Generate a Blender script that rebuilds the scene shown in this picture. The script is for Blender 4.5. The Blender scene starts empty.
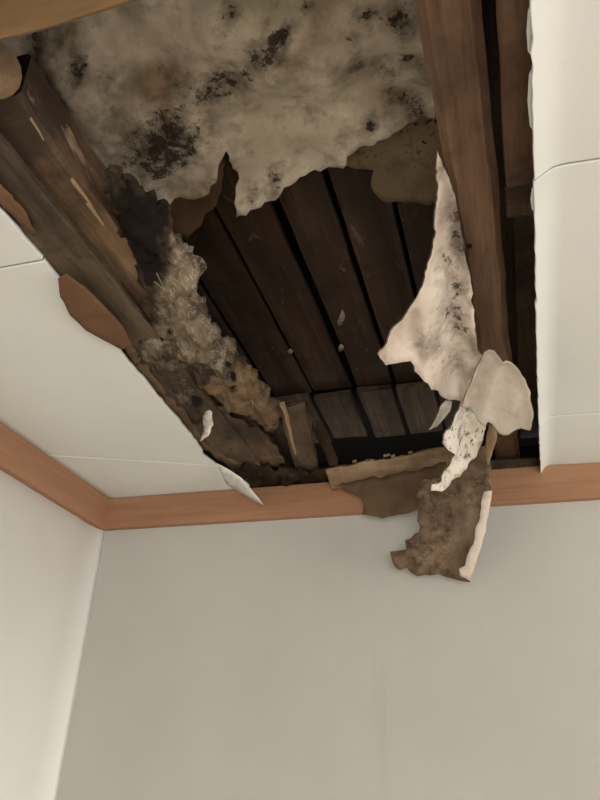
import bpy, bmesh, math, random
from mathutils import Vector, noise
from mathutils.geometry import delaunay_2d_cdt, intersect_point_line

sc = bpy.context.scene
COL = sc.collection

# ------------------------------------------------------------------ camera
FPX = 687.66
CAM = Vector((1.3284, -2.0, 1.55))
FW = Vector((-0.26112145, 0.832407, 0.48878848)).normalized()
RT = Vector((0.95955906, 0.27900149, 0.03747768)).normalized()
UP = RT.cross(FW).normalized()
cd = bpy.data.cameras.new('camera'); cam = bpy.data.objects.new('camera', cd); COL.objects.link(cam)
from mathutils import Matrix
cam.matrix_world = Matrix(((RT.x, UP.x, -FW.x, CAM.x), (RT.y, UP.y, -FW.y, CAM.y), (RT.z, UP.z, -FW.z, CAM.z), (0, 0, 0, 1)))
cd.sensor_fit = 'VERTICAL'; cd.sensor_height = 24.0; cd.lens = FPX * 24.0 / 800.0
cd.clip_start = 0.05
sc.camera = cam

# ------------------------------------------------------------------ world, daylight, added fill light, exposure
w = bpy.data.worlds.new('overcast'); sc.world = w; w.use_nodes = True
bg = w.node_tree.nodes['Background']; bg.inputs[0].default_value = (1.0, 0.97, 0.92, 1); bg.inputs[1].default_value = 1.0
ld = bpy.data.lights.new('window_daylight', 'AREA'); ld.shape = 'RECTANGLE'; ld.size = 1.5; ld.size_y = 2.2
ld.energy = 56; ld.color = (1.0, 0.975, 0.945)
lo = bpy.data.objects.new('window_daylight', ld); COL.objects.link(lo)
lo.location = (4.96, -1.25, 1.1); lo.rotation_euler = (0, math.radians(90), 0)
l2 = bpy.data.lights.new('added_fill_light', 'AREA'); l2.shape = 'RECTANGLE'; l2.size = 1.9; l2.size_y = 1.1; l2.energy = 96; l2.color = (1.0, 0.975, 0.945)  # fill lamp added to even out the ceiling; no such source is seen
lo2 = bpy.data.objects.new('added_fill_light', l2); COL.objects.link(lo2)
lo2.location = (2.3, -5.16, 1.0); lo2.rotation_euler = (math.radians(90), 0, 0)
sc.view_settings.view_transform = 'Standard'; sc.view_settings.look = 'None'
sc.view_settings.gamma = 1.0; sc.view_settings.use_curve_mapping = False
sc.view_settings.exposure = 0.0

H = 2.4            # ceiling height
TT, TP = 0.111, 0.023   # cornice trim height and projection
RX, RY = 5.0, -5.2      # room extent
HX0, HX1, HY0 = 0.545, 1.445, -1.64   # the hole in the ceiling


# ------------------------------------------------------------------ materials
def lin(*c):
    return tuple(((v / 255) / 12.92 if v / 255 <= .04045 else ((v / 255 + .055) / 1.055) ** 2.4) for v in c) + (1.0,)


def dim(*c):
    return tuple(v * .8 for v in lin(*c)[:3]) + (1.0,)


class Mat:
    def __init__(s, name, rough=.8, spec=.25):
        s.m = bpy.data.materials.new(name); s.m.use_nodes = True
        s.t = s.m.node_tree; s.b = s.t.nodes['Principled BSDF']
        s.b.inputs['Roughness'].default_value = rough
        s.b.inputs['Specular IOR Level'].default_value = spec
        s.co = s.t.nodes.new('ShaderNodeTexCoord').outputs['Object']
        s.h = None

    def n(s, typ, **kw):
        nd = s.t.nodes.new(typ)
        for k, v in kw.items(): setattr(nd, k, v)
        return nd

    def map(s, scale=(1, 1, 1), loc=(0, 0, 0), rnd=False):
        mp = s.n('ShaderNodeMapping'); mp.inputs['Scale'].default_value = scale; mp.inputs['Location'].default_value = loc
        s.t.links.new(s.co, mp.inputs['Vector'])
        if rnd:
            oi = s.n('ShaderNodeObjectInfo'); mu = s.n('ShaderNodeMath', operation='MULTIPLY'); mu.inputs[1].default_value = 37.0
            s.t.links.new(oi.outputs['Random'], mu.inputs[0]); cb = s.n('ShaderNodeCombineXYZ')
            for k in range(3): s.t.links.new(mu.outputs[0], cb.inputs[k])
            s.t.links.new(cb.outputs[0], mp.inputs['Location'])
        return mp.outputs[0]

    def noise(s, scale, detail=4, rough=.55, vec=None, dist=0.0):
        nd = s.n('ShaderNodeTexNoise'); nd.inputs['Scale'].default_value = scale; nd.inputs['Detail'].default_value = detail
        nd.inputs['Roughness'].default_value = rough; nd.inputs['Distortion'].default_value = dist
        s.t.links.new(vec if vec else s.co, nd.inputs['Vector']); return nd.outputs['Fac']

    def ramp(s, fac, stops, interp='LINEAR'):
        r = s.n('ShaderNodeValToRGB'); e = r.color_ramp.elements; r.color_ramp.interpolation = interp
        while len(e) < len(stops): e.new(.5)
        for el, (p, c) in zip(e, stops): el.position = p; el.color = c if len(c) == 4 else c + (1,)
        s.t.links.new(fac, r.inputs[0]); return r.outputs[0]

    def mask(s, fac, a, b):
        return s.ramp(fac, [(a, (0, 0, 0, 1)), (b, (1, 1, 1, 1))])

    def mix(s, fac, a, b, mode='MIX'):
        m = s.n('ShaderNodeMix', data_type='RGBA', blend_type=mode)
        for i, v in ((0, fac), (6, a), (7, b)):
            if hasattr(v, 'links'): s.t.links.new(v, m.inputs[i])
            else: m.inputs[i].default_value = v
        return m.outputs[2]

    def mul(s, a, b):
        m = s.n('ShaderNodeMath', operation='MULTIPLY')
        for i, v in enumerate((a, b)):
            if hasattr(v, 'links'): s.t.links.new(v, m.inputs[i])
            else: m.inputs[i].default_value = v
        return m.outputs[0]

    def box(s, axis, a, b, c, d):
        """1 between b and c along an object axis, fading to 0 at a and d"""
        sp = s.n('ShaderNodeSeparateXYZ'); s.t.links.new(s.co, sp.inputs[0])
        out = None
        for (u, v) in ((a, b), (d, c)):
            mr = s.n('ShaderNodeMapRange'); mr.inputs['From Min'].default_value = u; mr.inputs['From Max'].default_value = v
            s.t.links.new(sp.outputs[axis], mr.inputs['Value'])
            out = mr.outputs[0] if out is None else s.mul(out, mr.outputs[0])
        return out

    def out(s, col, bump=None, strength=.3, dist=.004):
        if hasattr(col, 'links'): s.t.links.new(col, s.b.inputs['Base Color'])
        else: s.b.inputs['Base Color'].default_value = col
        if bump is not None:
            bp = s.n('ShaderNodeBump'); bp.inputs['Strength'].default_value = strength; bp.inputs['Distance'].default_value = dist
            s.t.links.new(bump, bp.inputs['Height']); s.t.links.new(bp.outputs[0], s.b.inputs['Normal'])
        return s.m


def m_paint(name, c1, c2, streak=None, sc_=9):
    M = Mat(name, .85, .2)
    col = M.ramp(M.noise(sc_ * .3, 3), [(.3, c1), (.7, c2)])
    if streak:
        c, rng, zr, lo_, hi_ = streak
        f = M.mask(M.noise(14, 3, .6, M.map((1, 1, .05))), lo_, hi_)
        f = M.mul(f, M.mul(M.box('X', *rng), M.box('Z', *zr)))
        col = M.mix(M.mul(f, .28), col, c)
    return M.out(col, M.noise(260, 2), .12, .002)


def m_wood(name, dark, mid, light, axis=1, stain=None, stain_rng=(.5, .65), scale=11, rough=.75, wear=None):
    M = Mat(name, rough, .25)
    s1 = [1.0, 1.0, 1.0]; s1[axis] = .07
    v = M.map(tuple(s1), rnd=True)
    g = M.noise(scale * 2.2, 6, .65, v, .6)
    col = M.ramp(g, [(.3, dark), (.52, mid), (.75, light)])
    fine = M.noise(scale * 14, 3, .5, v)
    col = M.mix(M.mul(M.mask(fine, .52, .68), .45), col, dark)
    if stain:
        st = M.noise(3.2, 6, .68, M.map((1, 1, 1), rnd=True), .4)
        col = M.mix(M.mul(M.mask(st, *stain_rng), .85), col, stain)
    if wear:
        wn = M.noise(24, 5, .7, M.map((1, .35, 1), rnd=True), .8)
        col = M.mix(M.mul(M.mask(wn, .62, .74), .8), col, wear)
    return M.out(col, g, .45, .006)


def m_mould(name, base1, base2, brown, black, blo=.56, bhi=.68, sp=.62):
    M = Mat(name, .9, .12)
    col = M.ramp(M.noise(7, 6, .6, None, .5), [(.32, base1), (.66, base2)])
    col = M.mix(M.mul(M.mask(M.noise(5.3, 5, .6, M.map((1, 1, 1), (4, 2, 7)), .6), .5, .66), .8), col, brown)
    big = M.noise(4.6, 3, .5, M.map((1, 1, 1), (9, 1, 3)), .3)
    sm = M.noise(26, 7, .72, M.map((1, 1, 1), (2, 8, 3)), .3)
    col = M.mix(M.mul(M.mask(big, blo - .1, blo + .1), M.mul(M.mask(sm, blo, bhi), .9)), col, black)
    dot = M.noise(70, 3, .6)
    col = M.mix(M.mul(M.mask(dot, sp, sp + .06), M.mask(big, .35, .6)), col, black)
    return M.out(col, M.noise(38, 6, .7), .5, .008)


def m_plain(name, c1, c2, scale=10, rough=.85, bs=.3, spec=.2):
    M = Mat(name, rough, spec)
    return M.out(M.ramp(M.noise(scale, 5, .6), [(.3, c1), (.7, c2)]), M.noise(scale * 6, 4), bs, .003)


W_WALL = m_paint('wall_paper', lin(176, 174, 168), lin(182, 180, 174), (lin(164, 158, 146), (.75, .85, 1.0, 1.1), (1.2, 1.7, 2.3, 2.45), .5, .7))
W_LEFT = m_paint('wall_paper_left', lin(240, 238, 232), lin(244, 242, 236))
W_CEIL = m_paint('ceiling_paper', lin(212, 212, 208), lin(218, 218, 214))
FLOORM = m_plain('tatami_mat', lin(200, 190, 168), lin(210, 200, 178), 18)
TRIMM = m_wood('trim_wood', lin(140, 102, 76), lin(158, 117, 90), lin(168, 127, 99), 0, scale=7, rough=.55)
TRIMY = m_wood('trim_wood_side', lin(140, 102, 76), lin(158, 117, 90), lin(168, 127, 99), 1, scale=7, rough=.55)
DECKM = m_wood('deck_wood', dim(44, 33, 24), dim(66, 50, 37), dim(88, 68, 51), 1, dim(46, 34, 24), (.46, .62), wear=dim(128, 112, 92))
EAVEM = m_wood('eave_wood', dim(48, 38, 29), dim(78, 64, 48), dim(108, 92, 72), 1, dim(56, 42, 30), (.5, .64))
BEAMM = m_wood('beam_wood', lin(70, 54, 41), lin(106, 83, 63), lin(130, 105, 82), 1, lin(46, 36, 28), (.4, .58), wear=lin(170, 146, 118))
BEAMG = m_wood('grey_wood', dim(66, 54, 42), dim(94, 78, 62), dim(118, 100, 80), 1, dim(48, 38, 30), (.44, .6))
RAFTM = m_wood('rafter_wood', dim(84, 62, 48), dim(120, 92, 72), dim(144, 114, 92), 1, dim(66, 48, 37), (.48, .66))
XBEAMM = m_wood('cross_wood', dim(118, 90, 62), dim(138, 108, 76), dim(152, 120, 88), 0)
FIBREM = m_plain('pale_fibre', lin(124, 114, 98), lin(150, 140, 122), 30)
POLEM = m_plain('sawn_end', lin(112, 90, 70), lin(132, 108, 84), 40)
ENDM = m_plain('end_grain', lin(134, 110, 84), lin(156, 130, 102), 30)
LEDGM = m_wood('ledger_wood', dim(104, 84, 62), dim(146, 121, 93), dim(172, 147, 117), 0, dim(96, 72, 50), (.5, .66))
BROWNP = m_plain('stained_brown_paper', lin(80, 61, 46), lin(108, 84, 64), 9)
WETP = m_mould('wet_paper', dim(104, 87, 69), dim(136, 117, 96), dim(88, 70, 52), dim(44, 34, 26))
PAPERB = m_plain('orange_brown_paper', lin(96, 69, 50), lin(114, 83, 61), 8)
def m_stain(name, base1, base2, brown, black, thin=.5, grey=.35, bs=.5):
    """paper whose stains (mould, damp, grey smudge) sit where the sheet's own stain attribute puts them"""
    M = Mat(name, .9, .12)
    at_ = M.n('ShaderNodeAttribute', attribute_name='stain'); sp = M.n('ShaderNodeSeparateColor'); M.t.links.new(at_.outputs['Color'], sp.inputs[0])
    r, g, b = sp.outputs[0], sp.outputs[1], sp.outputs[2]
    cloud = M.noise(9, 6, .62)
    col = M.ramp(cloud, [(.3, base1), (.68, base2)])
    def thr(a, nz, lo, hi):
        ad = M.n('ShaderNodeMath', operation='ADD'); M.t.links.new(M.mul(a, .3), ad.inputs[0]); M.t.links.new(nz, ad.inputs[1]); return M.mask(ad.outputs[0], lo, hi)
    col = M.mix(M.mul(thr(g, M.noise(7, 5, .6, M.map((1, 1, 1), (3, 1, 2))), .58, .84), .85), col, brown)
    col = M.mix(M.mul(thr(b, M.noise(11, 5, .65, M.map((1, 1, 1), (7, 1, 2))), .52, .76), .85), col, tuple(x * .42 for x in base1[:3]) + (1,))
    n1 = M.noise(30, 8, .72, M.map((1, 1, 1), (5, 5, 2)))
    col = M.mix(M.mul(thr(r, n1, .56, .86), grey), col, black)
    n2 = M.noise(42, 7, .75, M.map((1, 1, 1), (1, 9, 2)), .3)
    col = M.mix(M.mul(thr(r, n2, .82 - thin * .1, .88 - thin * .1), .9), col, black)
    return M.out(col, cloud, bs, .012)
def m_crust():
    M = Mat('rotten_crust', .9, .15)
    at_ = M.n('ShaderNodeAttribute', attribute_name='stain'); sp = M.n('ShaderNodeSeparateColor'); M.t.links.new(at_.outputs['Color'], sp.inputs[0])
    def thr(a, nz, lo, hi):
        ad = M.n('ShaderNodeMath', operation='ADD'); M.t.links.new(M.mul(a, .4), ad.inputs[0]); M.t.links.new(nz, ad.inputs[1]); return M.mask(ad.outputs[0], lo, hi)
    n0 = M.noise(22, 7, .7); n1 = M.noise(24, 6, .62, M.map((1, .6, 1), (3, 4, 5)), .3); n2 = M.noise(34, 5, .6, M.map((1, .3, 1), (8, 4, 1)), .6)
    col = M.ramp(n0, [(.35, lin(34, 27, 21)), (.65, lin(74, 60, 47))])
    col = M.mix(thr(sp.outputs[0], n1, .62, .86), col, M.ramp(n2, [(.3, lin(66, 55, 44)), (.7, lin(142, 127, 107))]))
    col = M.mix(thr(sp.outputs[1], n2, .62, .84), col, M.ramp(n1, [(.3, lin(76, 59, 45)), (.68, lin(140, 115, 91))]))
    st = M.ramp(M.noise(34, 3, .5, M.map((1, .45, 1), (1, 1, 9)), 1.2), [(.475, (0, 0, 0, 1)), (.5, (1, 1, 1, 1)), (.525, (0, 0, 0, 1))])
    col = M.mix(M.mul(M.mul(st, sp.outputs[0]), .4), col, lin(196, 186, 168))
    col = M.mix(thr(sp.outputs[2], n1, .66, .8), col, lin(24, 19, 15))  # black mould, and the dark of hollows painted in
    return M.out(col, n1, .5, .010)
CRUSTM = m_crust()
PEEL = m_stain('peeled_paper', dim(220, 200, 186), dim(232, 218, 204), dim(206, 184, 168), dim(64, 56, 48), .8, .6, .3)
MOULD = m_stain('mouldy_lining_paper', dim(170, 155, 139), dim(214, 201, 185), dim(136, 110, 88), dim(46, 39, 32), .75, .75)

PEELG = m_mould('grey_peeled_paper', dim(164, 149, 135), dim(200, 186, 172), dim(150, 133, 118), dim(100, 90, 78), .5, .72, .7)
CURLM = m_mould('curled_paper', lin(198, 188, 176), lin(226, 217, 206), lin(176, 162, 146), lin(52, 44, 38), .5, .62, .6)
BACKM = m_mould('brown_backing', dim(104, 86, 70), dim(146, 124, 104), dim(96, 74, 58), dim(60, 46, 36), .44, .64, .7)
DARKP = m_plain('dark_backing', lin(80, 62, 46), lin(102, 82, 62), 12)
ROTM = m_mould('rotten_plaster', lin(128, 112, 90), lin(176, 162, 138), lin(112, 88, 62), lin(30, 24, 18), .5, .6, .64)
CRUSTB = m_mould('brown_crust', lin(104, 88, 68), lin(142, 124, 100), lin(92, 70, 50), lin(34, 27, 20), .46, .58, .64)
BLACKM = m_mould('black_mould', lin(38, 30, 22), lin(60, 48, 36), lin(50, 38, 28), lin(18, 14, 10), .45, .6)
TANM = m_wood('tan_fibres', lin(112, 84, 58), lin(158, 124, 90), lin(190, 156, 122), 1, lin(84, 62, 44), (.52, .66), scale=16, wear=lin(196, 176, 150))
ROOFM = m_plain('roof_felt', lin(15, 12, 9), lin(22, 17, 13), 8)
FRAMEM = m_plain('aluminium', lin(170, 170, 166), lin(180, 180, 176), 4, .4)


# ------------------------------------------------------------------ helpers
def obj(name, verts, faces, mat, parent=None, smooth=False, mats=None, fm=None):
    me = bpy.data.meshes.new(name); me.from_pydata([tuple(v) for v in verts], [], faces)
    bm = bmesh.new(); bm.from_mesh(me); bmesh.ops.recalc_face_normals(bm, faces=bm.faces); bm.to_mesh(me); bm.free()
    for m in (mats or [mat]): me.materials.append(m)
    if fm:
        for p, i in zip(me.polygons, fm): p.material_index = i
    if smooth:
        for p in me.polygons: p.use_smooth = True
    o = bpy.data.objects.new(name, me); COL.objects.link(o)
    if parent: o.parent = parent
    return o


def thing(name, label, cat, group=None, loc=(0, 0, 0)):
    o = bpy.data.objects.new(name, None); COL.objects.link(o); o.empty_display_size = .1
    return tag(o, label, cat, group)


def tag(o, label, cat, group=None):
    o['label'] = label; o['category'] = cat
    if group: o['group'] = group
    return o


def struct(o, label, cat):
    o['kind'] = 'structure'; return tag(o, label, cat)


def box(name, a, b, mat, parent=None):
    x0, y0, z0 = a; x1, y1, z1 = b
    v = [(x0, y0, z0), (x1, y0, z0), (x1, y1, z0), (x0, y1, z0), (x0, y0, z1), (x1, y0, z1), (x1, y1, z1), (x0, y1, z1)]
    return obj(name, v, [(0, 1, 2, 3), (4, 5, 6, 7), (0, 1, 5, 4), (1, 2, 6, 5), (2, 3, 7, 6), (3, 0, 4, 7)], mat, parent)


def fbm(p, s, seed=0.0, oct=4):
    return noise.fractal(Vector(p) * s + Vector((seed, seed * 1.7, seed * .6)), 1.0, 2.0, oct)


def plank(name, p0, p1, wdt, hgt, mat, parent=None, side=None, segs=10, ch=.006, warp=.004, seed=0, ragged=0.0, taper=1.0):
    """a worn timber from p0 to p1 (centre line), chamfered edges, slight warp and ragged ends"""
    p0, p1 = Vector(p0), Vector(p1); d = (p1 - p0).normalized()
    sd = Vector(side).normalized() if side else Vector((1, 0, 0)) if abs(d.x) < .8 else Vector((0, 1, 0))
    up = sd.cross(d).normalized(); sd = d.cross(up).normalized()
    a, b = wdt / 2, hgt / 2
    ring = [(-a + ch, -b), (a - ch, -b), (a, -b + ch), (a, b - ch), (a - ch, b), (-a + ch, b), (-a, b - ch), (-a, -b + ch)]
    vs, fs = [], []
    for i in range(segs + 1):
        t = i / segs; c = p0.lerp(p1, t); k = 1 + (taper - 1) * t
        for j, (u, v) in enumerate(ring):
            q = c + sd * u * k + up * v * k
            n_ = Vector((fbm(q, 5, seed), fbm(q, 5, seed + 9), fbm(q, 5, seed + 21))) * warp
            n_ += Vector((fbm(q, 30, seed), fbm(q, 30, seed + 4), fbm(q, 30, seed + 8))) * warp * .35
            if ragged and i in (0, segs): n_ += d * ragged * fbm(q, 60, seed + 3) * 1.6
            vs.append(q + n_)
    for i in range(segs):
        for j in range(8):
            fs.append((i * 8 + j, i * 8 + (j + 1) % 8, (i + 1) * 8 + (j + 1) % 8, (i + 1) * 8 + j))
    fs.append(tuple(range(8))); fs.append(tuple(range(segs * 8, segs * 8 + 8)))
    return obj(name, vs, fs, mat, parent)


def log(name, p0, p1, r0, r1, mat, parent=None, seed=0, segs=14, n=18, endmat=None):
    p0, p1 = Vector(p0), Vector(p1); d = (p1 - p0).normalized()
    a = d.cross(Vector((0, 0, 1)) if abs(d.z) < .8 else Vector((1, 0, 0))).normalized(); b = d.cross(a)
    vs, fs, fm = [], [], []
    for i in range(segs + 1):
        t = i / segs; c = p0.lerp(p1, t); r = r0 + (r1 - r0) * t
        for j in range(n):
            an = 2 * math.pi * j / n; q = c + (a * math.cos(an) + b * math.sin(an)) * r
            q += (q - c).normalized() * (fbm(q, 9, seed) * .006)
            vs.append(q)
    for i in range(segs):
        for j in range(n):
            fs.append((i * n + j, i * n + (j + 1) % n, (i + 1) * n + (j + 1) % n, (i + 1) * n + j)); fm.append(0)
    fs.append(tuple(range(n))); fs.append(tuple(range(segs * n, segs * n + n))); fm += [1, 1]
    o = obj(name, vs, fs, mat, parent, True, [mat, endmat or mat], fm)
    return o


def ray(px, py):
    return FW * FPX + RT * (px - 300) + UP * (400 - py)


def at(px, py, z=None, y=None, x=None):
    """the point of the plane z (or y, or x) seen at a pixel of the photograph"""
    d = ray(px, py)
    k = (z - CAM.z) / d.z if z is not None else (y - CAM.y) / d.y if y is not None else (x - CAM.x) / d.x
    return CAM + d * k


def rag(poly, step, amp, seed):
    """break a traced outline into short torn steps"""
    rnd = random.Random(seed); out = []
    for i, p in enumerate(poly):
        q = poly[(i + 1) % len(poly)]; L = math.hypot(q[0] - p[0], q[1] - p[1]); n = max(1, int(L / step))
        nx, ny = (-(q[1] - p[1]) / L, (q[0] - p[0]) / L) if L else (0, 0)
        for k in range(n):
            t = k / n; j = 0 if k == 0 else amp * noise.fractal(Vector((p[0] + (q[0] - p[0]) * t, p[1] + (q[1] - p[1]) * t, seed * 3.1)) * .11, 1, 2, 4) * 1.6
            out.append((p[0] + (q[0] - p[0]) * t + nx * j, p[1] + (q[1] - p[1]) * t + ny * j))
    return out


def inside(p, poly):
    c = False; n = len(poly)
    for i in range(n):
        a, b = poly[i], poly[i - 1]
        if (a[1] > p[1]) != (b[1] > p[1]) and p[0] < (b[0] - a[0]) * (p[1] - a[1]) / (b[1] - a[1]) + a[0]: c = not c
    return c


def edge_dist(p, poly):
    m = 1e9; P = Vector(p)
    for i in range(len(poly)):
        a, b = Vector(poly[i - 1]), Vector(poly[i]); ab = b - a; L = ab.length_squared
        t = 0 if L == 0 else max(0, min(1, (P - a).dot(ab) / L)); m = min(m, (P - a - ab * t).length)
    return m


def sheet(name, poly, place, mat, parent=None, thick=.003, grid=6, step=5, amp=2.0, rough=.004, rs=14, seed=1,
          back=None, edge=None, curl=None, big=0.0, bs=4.0, up=(0, 0, 1), paint=None):
    """a torn sheet: outline (2D) filled with a fine triangle net, placed in space by place(u, v), crumpled, with real thickness.
    up: the side the thickness grows to"""
    out = rag(poly, step, amp, seed) if amp else rag(poly, step, 0, seed)
    pts = [Vector(p) for p in out]; n0 = len(pts)
    xs = [p[0] for p in out]; ys = [p[1] for p in out]; rnd = random.Random(seed)
    u = min(xs)
    while u < max(xs):
        v = min(ys)
        while v < max(ys):
            q = (u + rnd.uniform(-.25, .25) * grid, v + rnd.uniform(-.25, .25) * grid)
            if inside(q, out) and edge_dist(q, out) > grid * .45: pts.append(Vector(q))
            v += grid
        u += grid
    r = delaunay_2d_cdt(pts, [(i, (i + 1) % n0) for i in range(n0)], [], 1, 1e-5)
    p2, tris = r[0], [tuple(f) for f in r[2] if len(f) >= 3]
    UPV = Vector(up)
    V = []
    for p in p2:
        q = place(p[0], p[1])
        q = q + UPV * (rough * fbm(q, rs, seed) + (big * fbm(q, bs, seed + 5, 2) if big else 0))
        if curl: q = q + curl(p[0], p[1], edge_dist(p, poly))
        V.append(q)
    nV = len(V)
    N = [Vector() for _ in V]
    for f in tris:
        nn = (V[f[1]] - V[f[0]]).cross(V[f[2]] - V[f[0]])
        for i in f: N[i] += nn
    sgn = 1 if sum(n.dot(UPV) for n in N) > 0 else -1
    Bk = [V[i] + N[i].normalized() * sgn * thick for i in range(nV)]
    cnt = {}
    for f in tris:
        for i in range(len(f)):
            e = (f[i], f[(i + 1) % len(f)]); cnt[tuple(sorted(e))] = cnt.get(tuple(sorted(e)), []) + [e]
    faces = list(tris) + [tuple(i + nV for i in reversed(f)) for f in tris]; fm = [0] * len(tris) + [1] * len(tris)
    for k, es in cnt.items():
        if len(es) == 1:
            a, b = es[0]; faces.append((b, a, a + nV, b + nV)); fm.append(2)
    o = obj(name, V + Bk, faces, mat, parent, False, [mat, back or mat, edge or back or mat], fm)
    for p, k in zip(o.data.polygons, fm): p.use_smooth = k != 2
    if paint:
        ca = o.data.color_attributes.new('stain', 'FLOAT_COLOR', 'POINT')
        for i, p in enumerate(p2):
            c = tuple(paint(p[0], p[1])) + (1,); ca.data[i].color = c; ca.data[i + nV].color = c
    return o


def zp(z): return lambda u, v: at(u, v, z=z)
def flat(z): return lambda u, v: Vector((u, v, z))


def plane3(a, b, c):
    """place pixels on the plane through three points, each given as (px, py, axis value y)"""
    A, B, C_ = (at(p[0], p[1], y=p[2]) for p in (a, b, c)); n = (B - A).cross(C_ - A)
    def f(u, v):
        d = ray(u, v); return CAM + d * ((A - CAM).dot(n) / d.dot(n))
    return f


def pplane(A, B, C_):
    n = (B - A).cross(C_ - A)
    def f(u, v):
        d = ray(u, v); return CAM + d * ((A - CAM).dot(n) / d.dot(n))
    return f


def patches(*chs):
    """soft patches of stain or painted shade (u, v, radius, strength), one list per colour channel"""
    def f(u, v):
        return [min(1.0, sum(k * math.exp(-((u - a) ** 2 + (v - b) ** 2) / (r * r)) for a, b, r, k in ch)) for ch in chs] + [0] * (3 - len(chs))
    return f


# ================================================================== THE ROOM
struct(box('floor', (-.12, RY - .12, -.1), (RX + .12, .12, 0), FLOORM), 'pale straw mat floor of the room', 'floor')

# back wall: wallpapered, stops at the wall plate
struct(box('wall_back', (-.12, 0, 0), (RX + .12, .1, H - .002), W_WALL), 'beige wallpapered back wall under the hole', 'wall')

# left wall: the paper bridges the corner in a slight hollow curve
prof = [(RY, 0.0), (-1.2, 0.0), (-.5, 0.0), (-.25, .0), (-.16, .0015), (-.11, .0005), (-.08, -.001), (-.05, .002), (-.03, .006), (-.012, .013), (0.0, .02)]
vs, fs = [], []
for (y, x) in prof:
    vs += [(x, y, 0), (x, y, H - .002), (-.12, y, H - .002), (-.12, y, 0)]
for i in range(len(prof) - 1):
    for j in range(4): fs.append((i * 4 + j, i * 4 + (j + 1) % 4, i * 4 + 4 + (j + 1) % 4, i * 4 + 4 + j))
fs += [(0, 1, 2, 3), tuple(range(len(vs) - 4, len(vs)))]
o = obj('wall_left', vs, fs, W_LEFT, None, True)
struct(o, 'bright wallpapered wall at the left of the corner', 'wall')
wnr = struct(thing('wall_near', 'wall', 'wall'), 'wall with an added low window behind the camera', 'wall')
NX0, NX1, NZ0, NZ1 = 1.3, 3.3, .4, 1.6
for a, b in (((-.12, RY - .12, 0), (NX0, RY, H)), ((NX1, RY - .12, 0), (RX + .12, RY, H)), ((NX0, RY - .12, 0), (NX1, RY, NZ0)), ((NX0, RY - .12, NZ1), (NX1, RY, H))):
    box('wall_section', a, b, W_LEFT, wnr)
wn2 = struct(thing('added_window', 'w', 'window'), 'added aluminium sliding window behind the camera, around the fill light', 'window')  # unseen window, added to go with the fill lamp
for a, b in (((NX0, RY - .09, NZ0), (NX1, RY - .05, NZ0 + .05)), ((NX0, RY - .09, NZ1 - .05), (NX1, RY - .05, NZ1)), ((NX0, RY - .09, NZ0 + .05), (NX0 + .05, RY - .05, NZ1 - .05)),
             ((NX1 - .05, RY - .09, NZ0 + .05), (NX1, RY - .05, NZ1 - .05)), ((2.27, RY - .09, NZ0 + .05), (2.33, RY - .05, NZ1 - .05))):
    box('frame_bar', a, b, FRAMEM, wn2)

# right wall with the window opening
WY0, WY1, WZ0, WZ1 = -2.45, -.05, .25, 1.95
wr = struct(thing('wall_right', 'wall', 'wall'), 'wallpapered wall with the window, right of the frame', 'wall')
for a, b in (((RX, RY, 0), (RX + .12, WY0, H)), ((RX, WY1, 0), (RX + .12, 0, H)), ((RX, WY0, 0), (RX + .12, WY1, WZ0)), ((RX, WY0, WZ1), (RX + .12, WY1, H))):
    box('wall_section', a, b, W_LEFT, wr)
wn = struct(thing('window_1', 'w', 'window'), 'aluminium sliding window in the right wall', 'window')
for a, b in (((RX + .03, WY0, WZ0), (RX + .08, WY1, WZ0 + .05)), ((RX + .03, WY0, WZ1 - .05), (RX + .08, WY1, WZ1)), ((RX + .03, WY0, WZ0), (RX + .08, WY0 + .05, WZ1)),
             ((RX + .03, WY1 - .05, WZ0), (RX + .08, WY1, WZ1)), ((RX + .03, -1.28, WZ0), (RX + .08, -1.22, WZ1))):
    box('frame_bar', a, b, FRAMEM, wn)

# cornice trim
def trim(name, a, b, mat, label):
    return struct(box(name, a, b, mat), label, 'trim')
trim('trim_1', (TP, -TP, H - TT), (RX, 0, H - .003), TRIMM, 'brown wooden cornice trim along the back wall')
trim('trim_2', (0, RY, H - TT), (TP, 0, H - .0005), TRIMY, 'brown wooden cornice trim along the left wall')

# ceiling of papered panels; each panel is a piece of its own
ceil = struct(thing('ceiling', 'c', 'ceiling'), 'white papered ceiling of large panels around the hole', 'ceiling')
SY = [0.0, -.335, -1.178, -2.01, -2.84, RY]
G = .0022

# torn left edge of the hole (x for each y), read off the photograph
LEFT = [(-.02, .541), (-.03, .575), (-.06, .553), (-.12, .545), (-.2, .532), (-.26, .517), (-.33, .507), (-.40, .497), (-.47, .512), (-.55, .517), (-.64, .521), (-.74, .525), (-.86, .531),
        (-.95, .536), (-1.05, .54), (-1.12, .543), (-1.2, .55), (-1.31, .553), (-1.45, .55), (-1.64, .548)]
RIGHT = [(-.02, 1.457), (-.2, 1.452), (-.35, 1.448), (-.6, 1.442), (-.9, 1.437), (-1.15, 1.434), (-1.35, 1.430), (-1.64, 1.427)]


def ex(tab, y):
    for (a, xa), (b, xb) in zip(tab, tab[1:]):
        if b <= y <= a: return xa + (xb - xa) * (a - y) / (a - b)
    return tab[-1][1] if y < tab[-1][0] else tab[0][1]


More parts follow.
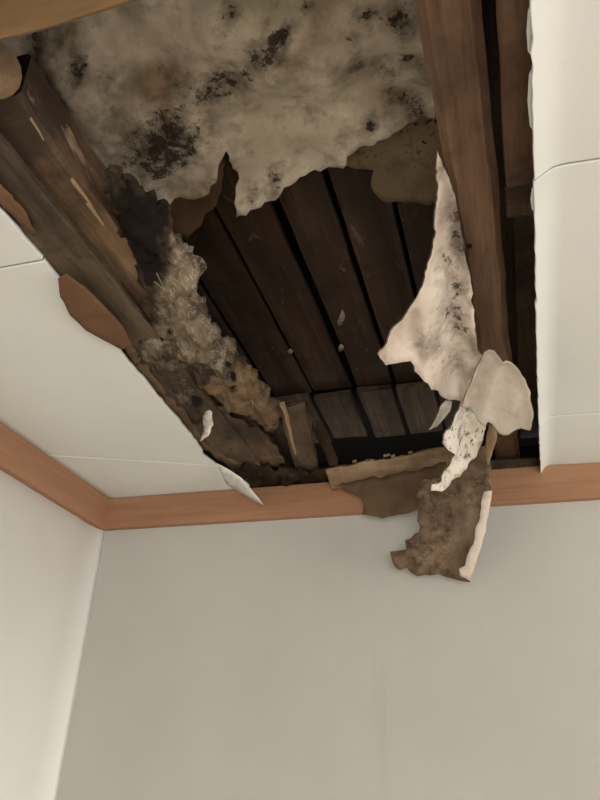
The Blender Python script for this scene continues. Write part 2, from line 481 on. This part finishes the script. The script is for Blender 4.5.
def panel(x0, x1, y0, y1, torn=None, sag=0.0, sk0=0.0, sk1=0.0):
    """y0 > y1. A panel with rounded joints; a torn side follows the hole's edge and sags a little"""
    ny = max(4, int((y0 - y1) / .02)); nx = 22 if torn else 2
    vs, fs = [], []
    rows = ny + 1
    for lay in (0, 1):
        for i in range(rows):
            y = y0 - G - (0, .0015, .003)[i] if i < 3 else y1 + G + (0, .0015, .003)[ny - i] if i > ny - 3 else y0 - G + (y1 - y0 + 2 * G) * i / ny
            a, b = x0 + G, x1 - G
            if torn == 'R': b = ex(LEFT, y) + .004 * fbm((0, y, 0), 30, 2)
            if torn == 'L': a = ex(RIGHT, y) + .003 * fbm((0, y, 3), 40, 5)
            for j in range(nx + 1):
                t = j / nx
                if torn == 'R': t = 1 - (1 - t) ** 2
                if torn == 'L': t = t ** 2
                x = a + (b - a) * t; z = H
                if torn:
                    dd = (x - a) if torn == 'L' else (b - x)
                    if torn == 'L':
                        wl = .022 + .018 * min(1, -y / 1.5)
                        dm = max(0, dd - wl) / .28; z -= .006 * dm * math.exp(1 - dm)  # shallow dip shaped to dim the panel past the lip
                        z -= sag * max(0, 1 - dd / wl) ** 1.15 * (.9 + .2 * fbm((0, y, 1), 3))
                    else:
                        z -= sag * math.exp(-(dd / .16) ** 2) * (.8 + .3 * fbm((0, y, 1), 4))
                ed = min(abs(y - y0), abs(y - y1))
                if ed < G + .0008: z += .0006
                ys_ = y + (sk0 + (sk1 - sk0) * (y0 - y) / (y0 - y1)) * (x - .17)
                vs.append((x, min(ys_, -.0005), z + lay * .010))
    m = rows * (nx + 1); W = nx + 1
    for i in range(ny):
        for j in range(nx):
            k = i * W + j
            fs.append((k, k + 1, k + W + 1, k + W)); fs.append((m + k, m + k + W, m + k + W + 1, m + k + 1))
    for i in range(ny):
        for j in (0, nx): k = i * W + j; fs.append((k, k + W, m + k + W, m + k))
    for j in range(nx):
        for i in (0, ny): k = i * W + j; fs.append((k, k + 1, m + k + 1, m + k))
    return obj('ceiling_panel', vs, fs, W_CEIL, ceil, True)


for i in range(5):
    y0, y1 = SY[i], SY[i + 1]
    if y0 == 0: y0 = -.001
    if y1 > -1.7:
        panel(0, .55, y0, y1, 'R', .002, .36 if i == 1 else 0, .36 if i == 0 else 0); panel(1.45, 2.36, y0, y1, 'L', .030)
    elif y0 > -1.9:
        panel(0, .55, y0, -1.64, 'R', .001); panel(0, .55, -1.64, y1); panel(.55, 1.45, -1.64, y1)
        panel(1.45, 2.36, y0, -1.64, 'L', .030); panel(1.45, 2.36, -1.64, y1)
    else:
        panel(0, .55, y0, y1); panel(.55, 1.45, y0, y1); panel(1.45, 2.36, y0, y1)
    panel(2.36, RX, y0, y1)
# fuzzy torn paper lip along the right edge of the hole
for k, (y0, y1) in enumerate(((-1.46, -1.38), (-1.37, -1.26), (-1.16, -1.09))):
    pl = [(ex(RIGHT, y0) + .004, y0), (ex(RIGHT, y0) - .002, y0 + .012), (ex(RIGHT, y0) - .004, (y0 + y1) / 2), (ex(RIGHT, y1) - .003, y1 - .012), (ex(RIGHT, y1) + .004, y1)]
    sheet('torn_paper_edge', pl, flat(H - .010), W_CEIL, ceil, .0015, .006, .006, .0, .002, 40, 30 + k)

# ================================================================== ATTIC
# felt-lined roof box that closes the attic
vs = [(-.12, RY - .1, 2.415), (RX + .12, RY - .1, 2.415), (RX + .12, .7, 2.2), (-.12, .7, 2.2), (-.12, RY - .1, 2.8), (RX + .12, RY - .1, 2.8), (RX + .12, .7, 2.8), (-.12, .7, 2.8)]
struct(obj('roof_shell', vs, [(4, 5, 6, 7), (0, 1, 5, 4), (1, 2, 6, 5), (2, 3, 7, 6), (3, 0, 4, 7)], ROOFM), 'black felt lining of the roof above the boards', 'roof')

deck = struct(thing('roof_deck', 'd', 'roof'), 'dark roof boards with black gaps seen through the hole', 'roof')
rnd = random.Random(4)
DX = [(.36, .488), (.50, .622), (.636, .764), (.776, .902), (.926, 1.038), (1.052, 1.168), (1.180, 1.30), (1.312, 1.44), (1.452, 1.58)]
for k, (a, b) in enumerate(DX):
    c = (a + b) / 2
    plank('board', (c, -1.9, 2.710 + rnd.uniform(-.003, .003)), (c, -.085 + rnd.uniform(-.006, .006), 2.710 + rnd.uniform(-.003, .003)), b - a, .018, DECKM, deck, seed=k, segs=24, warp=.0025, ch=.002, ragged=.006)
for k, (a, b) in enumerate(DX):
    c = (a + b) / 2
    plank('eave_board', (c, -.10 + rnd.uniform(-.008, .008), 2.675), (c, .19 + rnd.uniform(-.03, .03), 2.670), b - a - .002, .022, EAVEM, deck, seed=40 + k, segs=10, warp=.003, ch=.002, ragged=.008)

for k, (u, v, h) in enumerate(((342, 317, 7), (340, 322, 4), (341, 348, 4), (290, 352, 3))):
    sheet('paint_flake', [(u - 2, v + h), (u - 3, v), (u, v - h), (u + 3, v - h * .3), (u + 2, v + h * .6)], zp(2.694), FIBREM, deck, .002, 3, 3, .5, .002, 40, 200 + k)
# timbers around the hole
t = thing('ceiling_joist', 'weathered brown ceiling joist with pale splinters along the left of the hole', 'joist')
jt_ = plank('timber', (.645, -1.475, 2.494), (.632, .08, 2.494), .105, .10, BEAMM, t, seed=3, segs=40, warp=.006, ch=.008)
for k, (a, b, r) in enumerate((((72, 180), (92, 206), 3.0), ((88, 203), (104, 226), 3.4), ((30, 118), (44, 140), 1.2))):
    A, B = at(*a, z=2.425), at(*b, z=2.425)
    plank('splinter', A, B, .002 * r, .006, ENDM, jt_, seed=60 + k, segs=5, warp=.003, ch=.001, taper=.5)

t2 = plank('ceiling_batten', (.588, -1.75, 2.4235), (.578, -.02, 2.4235), .105, .02, BEAMG, seed=8, segs=40, warp=.006, ch=.004)
tag(t2, 'grey-brown batten just above the white ceiling left of the hole', 'batten')

# cross joist at the near end of the hole
t3 = plank('cross_joist', (.30, -1.612, 2.47), (1.25, -1.612, 2.47), .09, .11, XBEAMM, seed=14, segs=16, warp=.004, side=(0, 1, 0))
tag(t3, 'plain brown cross joist at the top left of the hole', 'joist')

# stub of a round pole
e = at(-8, 71, z=2.45)
d = Vector((.62, -.42, -.66)).normalized()
t4 = log('round_pole', e - d * .12, e, .037, .039, BEAMG, seed=2, endmat=POLEM)
tag(t4, 'sawn round end of a pole poking out above the left joist', 'pole')

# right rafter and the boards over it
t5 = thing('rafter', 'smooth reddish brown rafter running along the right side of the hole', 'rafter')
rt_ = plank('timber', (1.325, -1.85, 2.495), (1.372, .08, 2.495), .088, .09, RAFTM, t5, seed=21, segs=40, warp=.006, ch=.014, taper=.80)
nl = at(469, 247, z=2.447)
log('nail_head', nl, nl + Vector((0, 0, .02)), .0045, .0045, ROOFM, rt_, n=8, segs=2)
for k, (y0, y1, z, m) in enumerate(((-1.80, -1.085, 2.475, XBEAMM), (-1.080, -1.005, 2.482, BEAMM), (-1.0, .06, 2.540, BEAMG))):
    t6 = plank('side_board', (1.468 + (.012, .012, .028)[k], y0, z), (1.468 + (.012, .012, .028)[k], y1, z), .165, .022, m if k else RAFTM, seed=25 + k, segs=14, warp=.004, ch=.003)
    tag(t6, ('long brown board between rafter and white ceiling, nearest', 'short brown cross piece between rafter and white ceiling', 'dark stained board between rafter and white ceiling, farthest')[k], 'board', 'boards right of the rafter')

# broken ledger above the back trim
A, B = at(331, 477, y=-.075), at(460, 456, y=-.075)
t7 = thing('ledger_board', 'broken tan ledger board lying above the brown cornice', 'board')
lt_ = plank('timber', A, B, .066, .025, LEDGM, t7, seed=33, segs=40, warp=.012, ch=.003, side=(0, -.62, 1), ragged=.012)
for k, u in enumerate((352, 366, 371, 383, 391, 399, 408, 421)):
    q = at(u, 478 - (u - 331) * .16 - 13 + (k % 3) * 1.5, y=-.10)
    plank('crumb', q, q + Vector((.012 + .006 * (k % 2), .004, .003)), .009, .008, LEDGM, lt_, seed=70 + k, segs=2, warp=.004, ch=.002)
t8 = plank('wall_plate', (-.05, .05, 2.422), (3.1, .05, 2.422), .095, .04, BEAMG, seed=37, segs=30, warp=.004, side=(0, 1, 0))
tag(t8, 'dark wall plate timber on top of the back wall', 'timber')

# ================================================================== MOULDY LINING under the roof boards
t9 = thing('mouldy_lining', 'pale sagging ceiling lining blotched with black mould', 'lining')
def curl9(u, v, d):
    e = math.exp(-(d / 10) ** 2) * max(0, min(1, (v - 110) / 60)); return Vector((0, -.004, -.016)) * e
MAIN = [(-30, 40), (40, 0), (120, -40), (440, -40), (446, 60), (440, 108), (428, 120), (404, 128), (378, 139), (356, 151), (347, 164), (325, 176), (300, 183), (281, 194), (262, 203), (238, 210), (236, 196), (240, 181),
        (233, 163), (227, 148), (224, 154), (219, 172), (211, 186), (196, 193), (182, 190), (172, 197), (156, 194), (147, 197), (142, 205), (126, 196), (108, 184), (80, 160), (40, 120)]
re_ = random.Random(12)
EXTRA = [(re_.uniform(20, 430), re_.uniform(0, 190), re_.uniform(6, 16), re_.uniform(.3, .6)) for _ in range(26)]
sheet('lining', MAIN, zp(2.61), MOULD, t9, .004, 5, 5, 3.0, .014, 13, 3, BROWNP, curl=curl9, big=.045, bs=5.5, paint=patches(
    [(40, 45, 20, .6), (60, 92, 16, .5), (80, 68, 12, .9), (155, 160, 24, 1), (185, 142, 22, 1), (165, 125, 20, .8), (135, 135, 18, .5), (110, 110, 22, .35), (205, 95, 18, .9), (228, 85, 16, .9), (250, 70, 14, .8), (275, 42, 20, .8),
     (285, 28, 10, 1), (255, 45, 14, .6), (355, 65, 10, 1), (350, 40, 10, .8), (365, 18, 14, .9), (400, 20, 18, .9), (412, 60, 16, .7), (385, 72, 14, .6), (395, 100, 16, .8), (415, 112, 14, .8), (370, 126, 8, 1), (240, 135, 14, .4),
     (275, 185, 14, .8), (253, 195, 8, .8), (340, 150, 10, .7), (230, 15, 14, .8), (300, 5, 12, .4), (120, 165, 14, .5), (25, 60, 12, .5)] + EXTRA,
    [(150, 85, 34, .9), (315, 45, 28, .6), (290, 62, 22, .5), (200, 50, 20, .35), (425, 60, 26, .8), (420, 120, 22, .7), (195, 185, 26, .7), (100, 100, 20, .4), (245, 165, 18, .4), (60, 40, 18, .3)],
    [(425, 20, 22, .8), (428, 80, 18, .7), (160, 145, 40, .6), (60, 60, 40, .55), (110, 115, 36, .45), (90, 30, 24, .4), (265, 45, 26, .4), (210, 92, 24, .4)]))
sheet('brown_flap', [(142, 190), (170, 186), (205, 180), (224, 160), (222, 186), (216, 206), (204, 216), (196, 230), (186, 240), (172, 236), (162, 222), (148, 210)], zp(2.635), BROWNP, t9, .003, 6, 5, 2.0, .006, 13, 6)
sheet('wet_flap', [(340, 160), (370, 130), (446, 95), (448, 190), (430, 206), (412, 203), (398, 202), (390, 203), (379, 199), (373, 192), (371, 180), (374, 171), (352, 168)], zp(2.645), WETP, t9, .003, 6, 5, 2.0, .006, 13, 7)

# ================================================================== ROTTEN DEBRIS on the left joist
t10 = thing('rotten_debris', 'lumpy rotten plaster and fibres stuck to the left joist', 'debris')
def rot_place(z0):
    def f(u, v):
        return at(u, v, z=z0)
    return f
def lump(d0, h):
    def f(u, v, d): return Vector((0, 0, h * (math.exp(-(d / d0) ** 2))))
    return f
CR = patches(
    [(184, 258, 14, .9), (188, 280, 16, 1), (176, 290, 16, .9), (172, 312, 18, .9), (190, 318, 18, 1), (196, 338, 18, .8), (214, 346, 18, .8), (186, 346, 14, .8), (224, 364, 14, .7), (150, 330, 10, .5), (145, 250, 6, .4), (266, 396, 10, .5), (172, 240, 5, .8)],
    [(226, 388, 16, 1), (246, 392, 18, 1), (262, 412, 18, 1), (236, 410, 16, .9), (212, 384, 12, .8), (274, 426, 10, .9), (240, 374, 10, .8)],
    [(128, 205, 22, 1), (140, 240, 22, 1), (152, 222, 18, .9), (150, 270, 16, 1), (154, 312, 8, .9), (233, 372, 5, 1), (228, 362, 6, .8), (232, 388, 5, .7), (200, 395, 7, .9), (170, 330, 5, .6)])  # third list: black mould, and the shade of hollows as dark spots
def crust_curl(u, v, d):
    q = at(u, v, z=2.43)
    return Vector((0, 0, .02 * math.exp(-(d / 7) ** 2) + .007 * fbm(q, 60, 3) - .012 * math.sin(math.pi * max(0, min(1, (v - 250) / 180)))))
sheet('crust', [(102, 184), (112, 180), (126, 186), (140, 194), (154, 208), (168, 224), (172, 238), (182, 248), (193, 266), (199, 284), (200, 302), (207, 318), (219, 332), (231, 348), (245, 366), (257, 382), (267, 396), (276, 410),
       (282, 424), (278, 434), (266, 437), (250, 429), (232, 419), (214, 409), (202, 399), (192, 386), (184, 372), (172, 356), (160, 348), (148, 344), (143, 322), (143, 300), (137, 276), (128, 254), (117, 232), (107, 211)],
      rot_place(2.43), CRUSTM, t10, .012, 3, 3, 4.0, .020, 17, 11, curl=crust_curl, paint=CR)
sheet('lower_crust', [(124, 344), (138, 334), (150, 338), (168, 344), (184, 360), (196, 384), (206, 400), (206, 416), (198, 426), (186, 416), (176, 404), (162, 394), (148, 378), (134, 360)],
      rot_place(2.408), CRUSTM, t10, .008, 3, 3, 2.5, .014, 24, 13, curl=lump(6, .012), paint=patches([(160, 360, 22, .55), (185, 395, 16, .5), (150, 348, 10, .6)], [(170, 385, 14, .5)], [(196, 400, 8, .9), (150, 372, 8, .7)]))
sheet('hanging_shred', [(208, 410), (222, 408), (240, 420), (262, 432), (276, 446), (284, 462), (274, 472), (256, 462), (240, 448), (224, 434), (212, 424)],
      rot_place(2.425), BEAMM, t10, .004, 4, 4, 2.5, .008, 24, 16)
sheet('torn_scrap', [(206, 406), (212, 412), (213, 424), (208, 436), (200, 441), (204, 428), (203, 416)], plane3((206, 406, -.52), (212, 424, -.52), (200, 441, -.50)), CURLM, t10, .002, 4, 4, 1.0, .004, 30, 15, up=(0, 1, 0))
rr = random.Random(8)
for k in range(14):
    u = rr.uniform(0, 1); px = 150 + 120 * u + rr.uniform(-10, 16); py = 268 + 150 * u + rr.uniform(-8, 8)
    q = at(px, py, z=2.40 + rr.uniform(0, .012))
    plank('fibre', q, q + Vector((rr.uniform(-.02, .02), rr.uniform(.015, .05), rr.uniform(-.012, .004))), .0018, .0018, FIBREM, t10, seed=90 + k, segs=3, warp=.003, ch=.0006, taper=.4)
t10['kind'] = 'thing'

# short split plank at the far end of the joist
t11 = thing('split_plank', 'split dark plank with a pale splintered edge near the back wall', 'plank')
A, B = at(292, 408, z=2.47), at(312, 486, z=2.42)
plank('timber', A, B, .075, .03, BEAMG, t11, seed=45, segs=14, warp=.007, ch=.004, taper=1.0, ragged=.02)
A, B = at(281, 404, z=2.415), at(298, 454, z=2.395)
plank('splinter', A, B, .012, .012, ENDM, t11, seed=46, segs=10, warp=.006, ch=.002, taper=.4)
t12 = plank('brace', at(316, 424, z=2.53), at(334, 462, z=2.50), .028, .03, BEAMM, seed=47, segs=8, warp=.004, ch=.003)
tag(t12, 'short slanting brown brace between split plank and ledger', 'brace')

# brown torn paper along the left edge of the hole
t13 = thing('brown_torn_paper', 'rounded flap of orange brown paper torn over the left ceiling', 'torn paper')
sheet('flap', [(58, 279), (66, 274), (84, 286), (104, 306), (122, 326), (132, 346), (122, 350), (104, 341), (86, 331), (70, 315), (60, 298)], zp(2.383), PAPERB, t13, .002, 4, 5, .3, .003, 20, 17)
sheet('edge_strip', [(-30, 148), (-4, 180), (12, 196), (26, 212), (36, 232), (31, 236), (16, 219), (-6, 196), (-30, 170)], zp(2.406), PAPERB, t13, .002, 4, 5, 1.5, .004, 20, 18)
sheet('white_tip', [(217, 464), (230, 471), (242, 479), (251, 490), (263, 505), (254, 501), (242, 494), (226, 484)], pplane(at(217, 464, z=2.3925), at(226, 484, z=2.3925), at(263, 505, y=-.05)), W_CEIL, ceil, .002, 4, 5, .5, .001, 20, 77)
sheet('dark_strip', [(122, 340), (134, 346), (150, 372), (170, 398), (186, 414), (200, 436), (214, 450), (236, 462), (262, 480), (290, 488), (268, 496), (244, 480), (222, 462), (204, 450), (188, 442), (182, 430), (162, 404), (140, 376), (126, 352)],
      zp(2.413), DARKP, t10, .003, 4, 5, 2.5, .006, 20, 19)
sheet('damp_clump', [(232, 470), (250, 466), (276, 472), (300, 470), (330, 474), (331, 486), (322, 494), (308, 497), (290, 493), (270, 497), (252, 488)], zp(2.404), BLACKM, t11, .008, 4, 4, 4.0, .02, 26, 81)

# ================================================================== HANGING TORN PAPER
t14 = thing('torn_ceiling_paper', 'large pinkish white peel of ceiling paper hanging from the rafter', 'torn paper')
plA = plane3((437, 146, -1.21), (380, 352, -.87), (472, 340, -.74))
def curlA(u, v, d):
    return Vector((.0, -.002, -.012)) * math.exp(-(d / 5) ** 2)
def curlP(u, v, d):
    w_ = max(0, min(1, (v - 200) / 140)); c_ = u - (440 + (v - 150) * .05)
    return curlA(u, v, d) + Vector((0, 0, (.010 * math.sin(c_ * .13 + 1.0) + .004 * math.sin(c_ * .31)) * w_))
sheet('peel', [(437, 144), (443, 162), (450, 180), (456, 200), (460, 224), (464, 250), (470, 275), (472, 300), (475, 330), (478, 344), (486, 346), (480, 362), (474, 378), (466, 398), (461, 402), (449, 398), (440, 390), (431, 381), (428, 375),
      (415, 372), (411, 363), (398, 364), (386, 360), (378, 351), (380, 346), (398, 326), (409, 308), (418, 288), (425, 272), (432, 248), (435, 230), (435, 205), (438, 185), (436, 160)],
      plA, PEEL, t14, .003, 4, 4, 1.2, .010, 10, 23, BACKM, curl=curlP, big=.02, bs=6, paint=patches(
    [(456, 215, 12, 1), (460, 240, 14, .9), (448, 262, 14, .7), (458, 285, 14, .75), (452, 312, 16, .7), (462, 330, 12, .75), (440, 345, 16, .5), (456, 365, 14, .6), (425, 340, 16, .15)],
    [(405, 345, 22, .6), (425, 300, 16, .5)],
    [(451, 190, 10, 1), (456, 212, 12, 1.3), (462, 238, 13, 1.3), (464, 258, 10, 1.2), (472, 300, 6, 1), (476, 338, 10, 1), (445, 160, 9, 1), (440, 175, 6, .6), (430, 350, 12, .4), (470, 370, 12, .5)]))
plB = plane3((478, 346, -.74), (462, 400, -.68), (530, 400, -.68))
def curlB(u, v, d):
    c_ = (u - 484) + (v - 346) * .38
    return curlA(u, v, d) + Vector((0, 0, .006 * math.exp(-((c_ - 9) / 5) ** 2) - .007 * math.exp(-((c_ - 20) / 6) ** 2) + .006 * math.sin(c_ * .22)))
sheet('grey_fold', [(484, 346), (498, 350), (512, 362), (524, 374), (530, 390), (532, 410), (529, 424), (517, 429), (508, 430), (498, 428), (488, 418), (474, 409), (461, 402), (466, 388), (474, 368)],
      plB, PEELG, t14, .003, 3, 4, 1.0, .010, 16, 24, BACKM, curl=curlB)
plC = plane3((468, 404, -.66), (436, 490, -.58), (488, 430, -.54))
def curlC(u, v, d): return Vector((0, .0, .03)) * (1 - math.exp(-(d / 7) ** 2))
sheet('curled_strip', [(462, 402), (471, 409), (482, 412), (488, 416), (486, 430), (481, 446), (474, 460), (464, 473), (452, 483), (442, 492), (431, 491), (432, 486), (441, 480), (444, 470), (450, 462), (455, 452),
      (448, 450), (443, 443), (444, 434), (452, 424), (456, 412)], plC, CURLM, t14, .003, 3.5, 4, 1.4, .012, 22, 25, BACKM, curl=curlC)
plD = plane3((446, 400, -.60), (430, 428, -.57), (452, 404, -.55))
sheet('small_curl', [(446, 400), (452, 402), (450, 411), (444, 420), (437, 428), (429, 430), (434, 422), (439, 412), (443, 404)], plD, CURLM, t14, .002, 3.5, 4, .8, .006, 24, 26, BACKM)
plE = plane3((490, 424, -.42), (496, 426, -.42), (488, 464, -.36))
sheet('pale_sliver', [(489, 424), (496, 426), (497, 436), (493, 450), (488, 465), (485, 452), (486, 438)], plE, ENDM, t14, .003, 3.5, 4, .6, .004, 24, 27, BACKM)

t15 = thing('hanging_backing', 'brown backing board dangling below the cornice with a white edge', 'torn board')
plF = plane3((486, 450, -.30), (400, 560, -.10), (470, 580, -.07))
sheet('backing', [(478, 448), (486, 446), (490, 462), (491, 486), (489, 500), (485, 520), (482, 540), (476, 556), (469, 566), (470, 582), (462, 581), (450, 578), (438, 574), (424, 575), (412, 573), (406, 567), (400, 570),
      (392, 561), (390, 552), (397, 551), (406, 549), (405, 540), (414, 534), (419, 532), (417, 520), (418, 508), (416, 496), (424, 480), (444, 474), (458, 468)], plF, BACKM, t15, .005, 5, 5, 2.2, .006, 12, 28, PEEL, up=(0, 1, 0))
def plG(u, v): return plF(u, v).lerp(CAM, .006)
sheet('white_edge', [(484, 492), (492, 491), (490, 506), (486, 526), (481, 548), (475, 566), (470, 581), (460, 576), (459, 569), (465, 566), (467, 556), (473, 545), (475, 530), (480, 518), (481, 503)], plG, PEEL, t15, .003, 4, 4, 1.0, .002, 20, 29, up=(0, 1, 0))
plH = plane3((335, 485, -.075), (440, 470, -.12), (370, 515, -.075))
sheet('dark_wing', [(333, 486), (358, 480), (390, 474), (420, 470), (446, 462), (452, 478), (440, 494), (424, 500), (418, 508), (404, 514), (388, 516), (372, 516), (362, 514), (364, 504), (360, 496), (346, 490)], plH, DARKP, t15, .004, 5, 5, 1.6, .006, 12, 31, up=(0, 1, 0))
